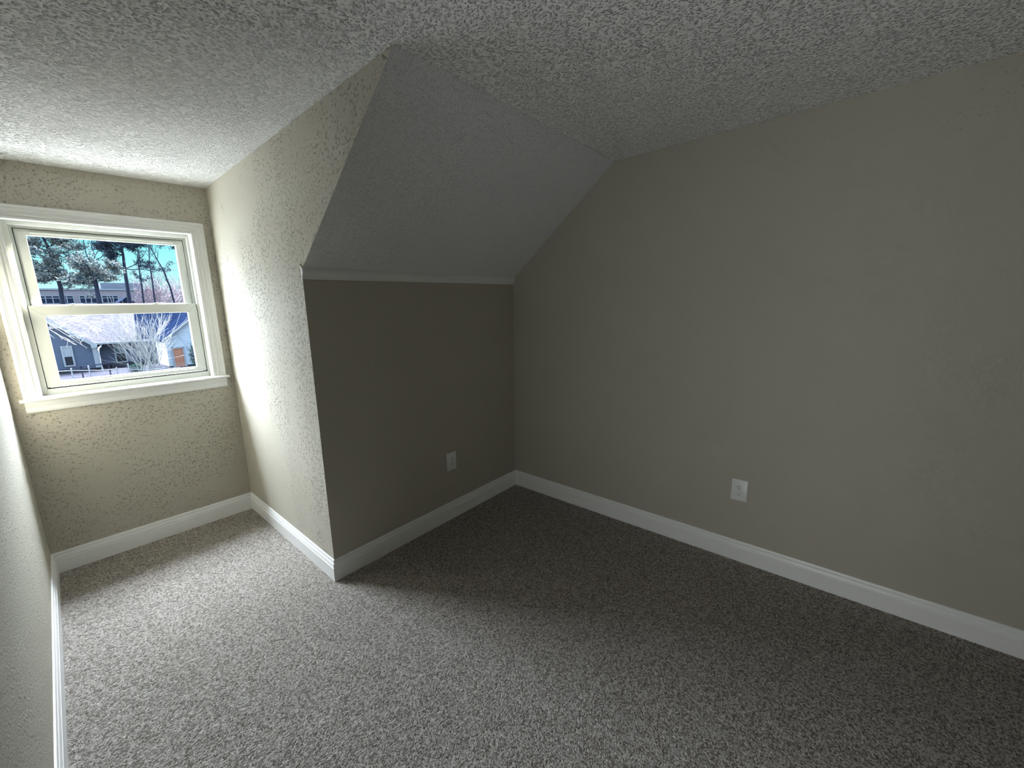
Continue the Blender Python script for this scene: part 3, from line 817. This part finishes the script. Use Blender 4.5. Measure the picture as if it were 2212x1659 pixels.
# forked bare tree between the pines
r_ = random.Random(5); b = MB()
b.tube([X(6.9, 57, -2.75), X(6.9, 57, 2.9), X(6.84, 57, 5.3)], [0.12, 0.08, 0.06], 6)
b.tube([X(6.84, 57, 5.3), X(6.6, 57, 6.1), X(6.62, 57, 7.4), X(6.4, 57, 8.4)], [0.055, 0.045, 0.035, 0.02], 5)
b.tube([X(6.84, 57, 5.3), X(7.15, 57, 5.9), X(7.1, 57, 6.9), X(7.2, 57, 7.6)], [0.05, 0.04, 0.03, 0.015], 5)
b.tube([X(6.95, 57, 5.5), X(7.6, 57, 5.9), X(8.0, 57, 6.5), X(7.9, 57, 7.1)], [0.04, 0.035, 0.03, 0.012], 5)
b.tube([X(7.12, 57, 5.95), X(7.5, 57, 6.5), X(7.9, 57, 6.9)], [0.035, 0.03, 0.012], 5)
for k in range(10):
    branch(b, X(r_.uniform(6.6, 7.9), 57, r_.uniform(6.2, 7.4)), (r_.gauss(0, 1), 0.2, 0.7), 0.6, 0.018, 1, r_)
tag(b.build('bare_tree', M['bark_dark'], origin=X(6.9, 57, -2.75), fix=False), 'leafless forked dark tree standing behind the smaller grey-green pine', 'tree', 'leafless trees beyond the houses')
# leaning bare tree and companions on the right
for nm, lab, pts, sd in (
    ('bare_tree', 'leafless tree with a long trunk leaning left, right part of the upper pane', [(14.1, -2.75), (14.05, 1.8), (13.95, 3.3), (13.6, 5.2), (13.15, 6.6), (12.85, 7.7), (12.7, 8.8)], 6),
    ('bare_tree', 'leafless thin upright tree just right of the tall dark pine', [(11.2, -2.75), (11.3, 1.8), (11.4, 3.6), (11.45, 5.7), (11.6, 7.1), (11.7, 8.2)], 7),
    ('bare_tree', 'leafless upright tree between the thin tree and the leaning tree', [(12.2, -2.75), (12.3, 1.8), (12.4, 4.0), (12.45, 6.0), (12.6, 7.4), (12.7, 8.6)], 8)):
    dd_ = {6: 66, 7: 69.5, 8: 73}[sd]
    r_ = random.Random(sd); b = MB(); P = [XR(s, z, 64, dd_) for s, z in pts]
    b.tube(P, [0.13 - 0.105 * i / (len(P) - 1) for i in range(len(P))], 6)
    for k in range(9):
        i = r_.randint(2, len(P) - 2); q = r_.random(); p = np.array(P[i]) * (1 - q) + np.array(P[i + 1]) * q
        branch(b, p, (r_.choice((-1, 1)) * r_.uniform(0.3, 0.9), 0.1, 0.9), r_.uniform(0.8, 1.7), 0.03, 2, r_, 0.4, 4, 0.1, None, 2, 0.14, 0.008)
    tag(b.build(nm, M['bark_dark'], origin=P[0], fix=False), lab, 'tree', 'leafless trees beyond the houses')
# mauve twiggy thicket in front of the far building
for k, (s, dd_, h, lab) in enumerate(((15.2, 80.0, 5.2, 'mauve leafless thicket shrub nearest the tall dark pine'), (17.6, 84.3, 6.1, 'mauve leafless thicket shrub in the middle of the far thicket'), (21.0, 88.2, 6.1, 'mauve leafless thicket shrub at the right pane edge'))):
    r_ = random.Random(20 + k); b = MB()
    for j in range(26):
        branch(b, X(s + r_.gauss(0, 0.5), dd_, -2.75), (r_.gauss(0, 0.2), r_.gauss(0, 0.05), 1), h * r_.uniform(0.62, 0.85), 0.05, 3, r_, 0.45, 4, 0.06, None, 2, 0.10, 0.018, 0.35)
    tag(b.build('bare_shrub', M['bark_mauve'], origin=X(s, dd_, -2.75), fix=False), lab, 'shrub', 'mauve thicket before the far building')
# white bare shrub before the houses
r_ = random.Random(31); b = MB(); base = X(5.75, 33.6, -2.75)
for j in range(30):
    a = r_.uniform(-0.75, 0.55)
    branch(b, np.array(base) + np.array([r_.gauss(0, 0.25), r_.gauss(0, 0.2), 0]), (a * 0.85, r_.gauss(0, 0.1), 1), r_.uniform(1.9, 2.6), 0.022, 2, r_, 0.28, 5, 0.03, None, 3, 0.06, 0.006)
tag(b.build('bare_shrub', M['bark_pale'], origin=base, fix=False), 'pale leafless multi-stemmed shrub fanning up in front of the mauve roof', 'shrub')
# near branches reaching in from the left
r_ = random.Random(37); b = MB()
b.tube([X(-2.3, 24, -2.75), X(-2.2, 24, -0.8), X(-1.6, 24, 0.7), X(-0.6, 24, 1.3), X(0.9, 24, 1.15)], [0.16, 0.13, 0.10, 0.07, 0.045], 7)
for k, (s, z) in enumerate(((2.9, 0.75), (2.1, 0.0), (2.2, -0.25), (2.45, 0.15), (3.0, 0.35), (1.7, 0.1), (2.7, 0.95), (1.4, 0.2), (3.3, 0.6), (2.4, 0.5))):
    s0, z0 = 0.75 + r_.uniform(-0.2, 0.4), 1.12 + r_.uniform(-0.08, 0.06)
    P = [np.array(X(s0, 24, z0))]; E_ = np.array(X(s, 24 + r_.uniform(-0.5, 0.5), z))
    for q in (0.33, 0.66, 1.0): P.append(P[0] * (1 - q) + E_ * q + np.array([0, 0, 0.10 * math.sin(q * math.pi) + r_.gauss(0, 0.03)]))
    b.tube(P, [0.020, 0.015, 0.011, 0.006], 5)
    for j in range(3):
        i = r_.randint(1, 3)
        branch(b, P[i], (r_.uniform(0.3, 1.0), r_.gauss(0, 0.3), r_.uniform(-0.7, 0.4)), r_.uniform(0.3, 0.7), 0.009, 1, r_, 0.4, 4, -0.03, None, 3, 0.14, 0.0045)
tag(b.build('bare_tree', M['bark_pale'], origin=X(-2.3, 24, -2.75), fix=False), 'near leafless tree whose pale twigs reach in from the left over the mauve roof', 'tree')
# evergreen shrubs on the right
def shrub(nm, s, d, z0, w, h, mt, lab, seed, n=900, sz=0.09):
    r_ = random.Random(seed); root = empty(nm, X(s, d, -2.75), lab, 'shrub')
    b = MB()
    for k in range(6): branch(b, X(s + r_.gauss(0, 0.08), d, -2.75), (r_.gauss(0, 0.25), r_.gauss(0, 0.2), 1), (z0 + h + 2.75) * 0.8, 0.025, 1, r_, 0.3, 4, 0.05)
    b.build('stem', M['bark_dark'], root, fix=False)
    f = MB()
    for k in range(n):
        a = r_.uniform(0, 6.283); rr = r_.random() ** 0.5; t = r_.random()
        c = np.array(X(s + w * rr * math.cos(a) * (0.55 + 0.45 * math.sin(math.pi * t)), d + w * rr * math.sin(a), z0 + h * t))
        tufts(f, [c], 3, sz, 0.04, r_)
    f.build('foliage', mt, root, fix=False)
shrub('evergreen_shrub', 7.92, 33, -2.75, 0.36, 1.5, M['leaf_dk'], 'dark green broadleaf shrub right of the salmon door', 41)
shrub('tall_shrub', 7.80, 31.7, -1.15, 0.28, 0.75, M['leaf_yel'], 'tall shrub with a yellow-green top against the pale gabled house', 42, 700)
shrub('low_shrub', 5.3, 35.5, -2.75, 0.45, 0.42, M['leaf_dk'], 'low dark shrub at the foot of the blue-grey house, behind the bare shrub', 43, 500, 0.07)
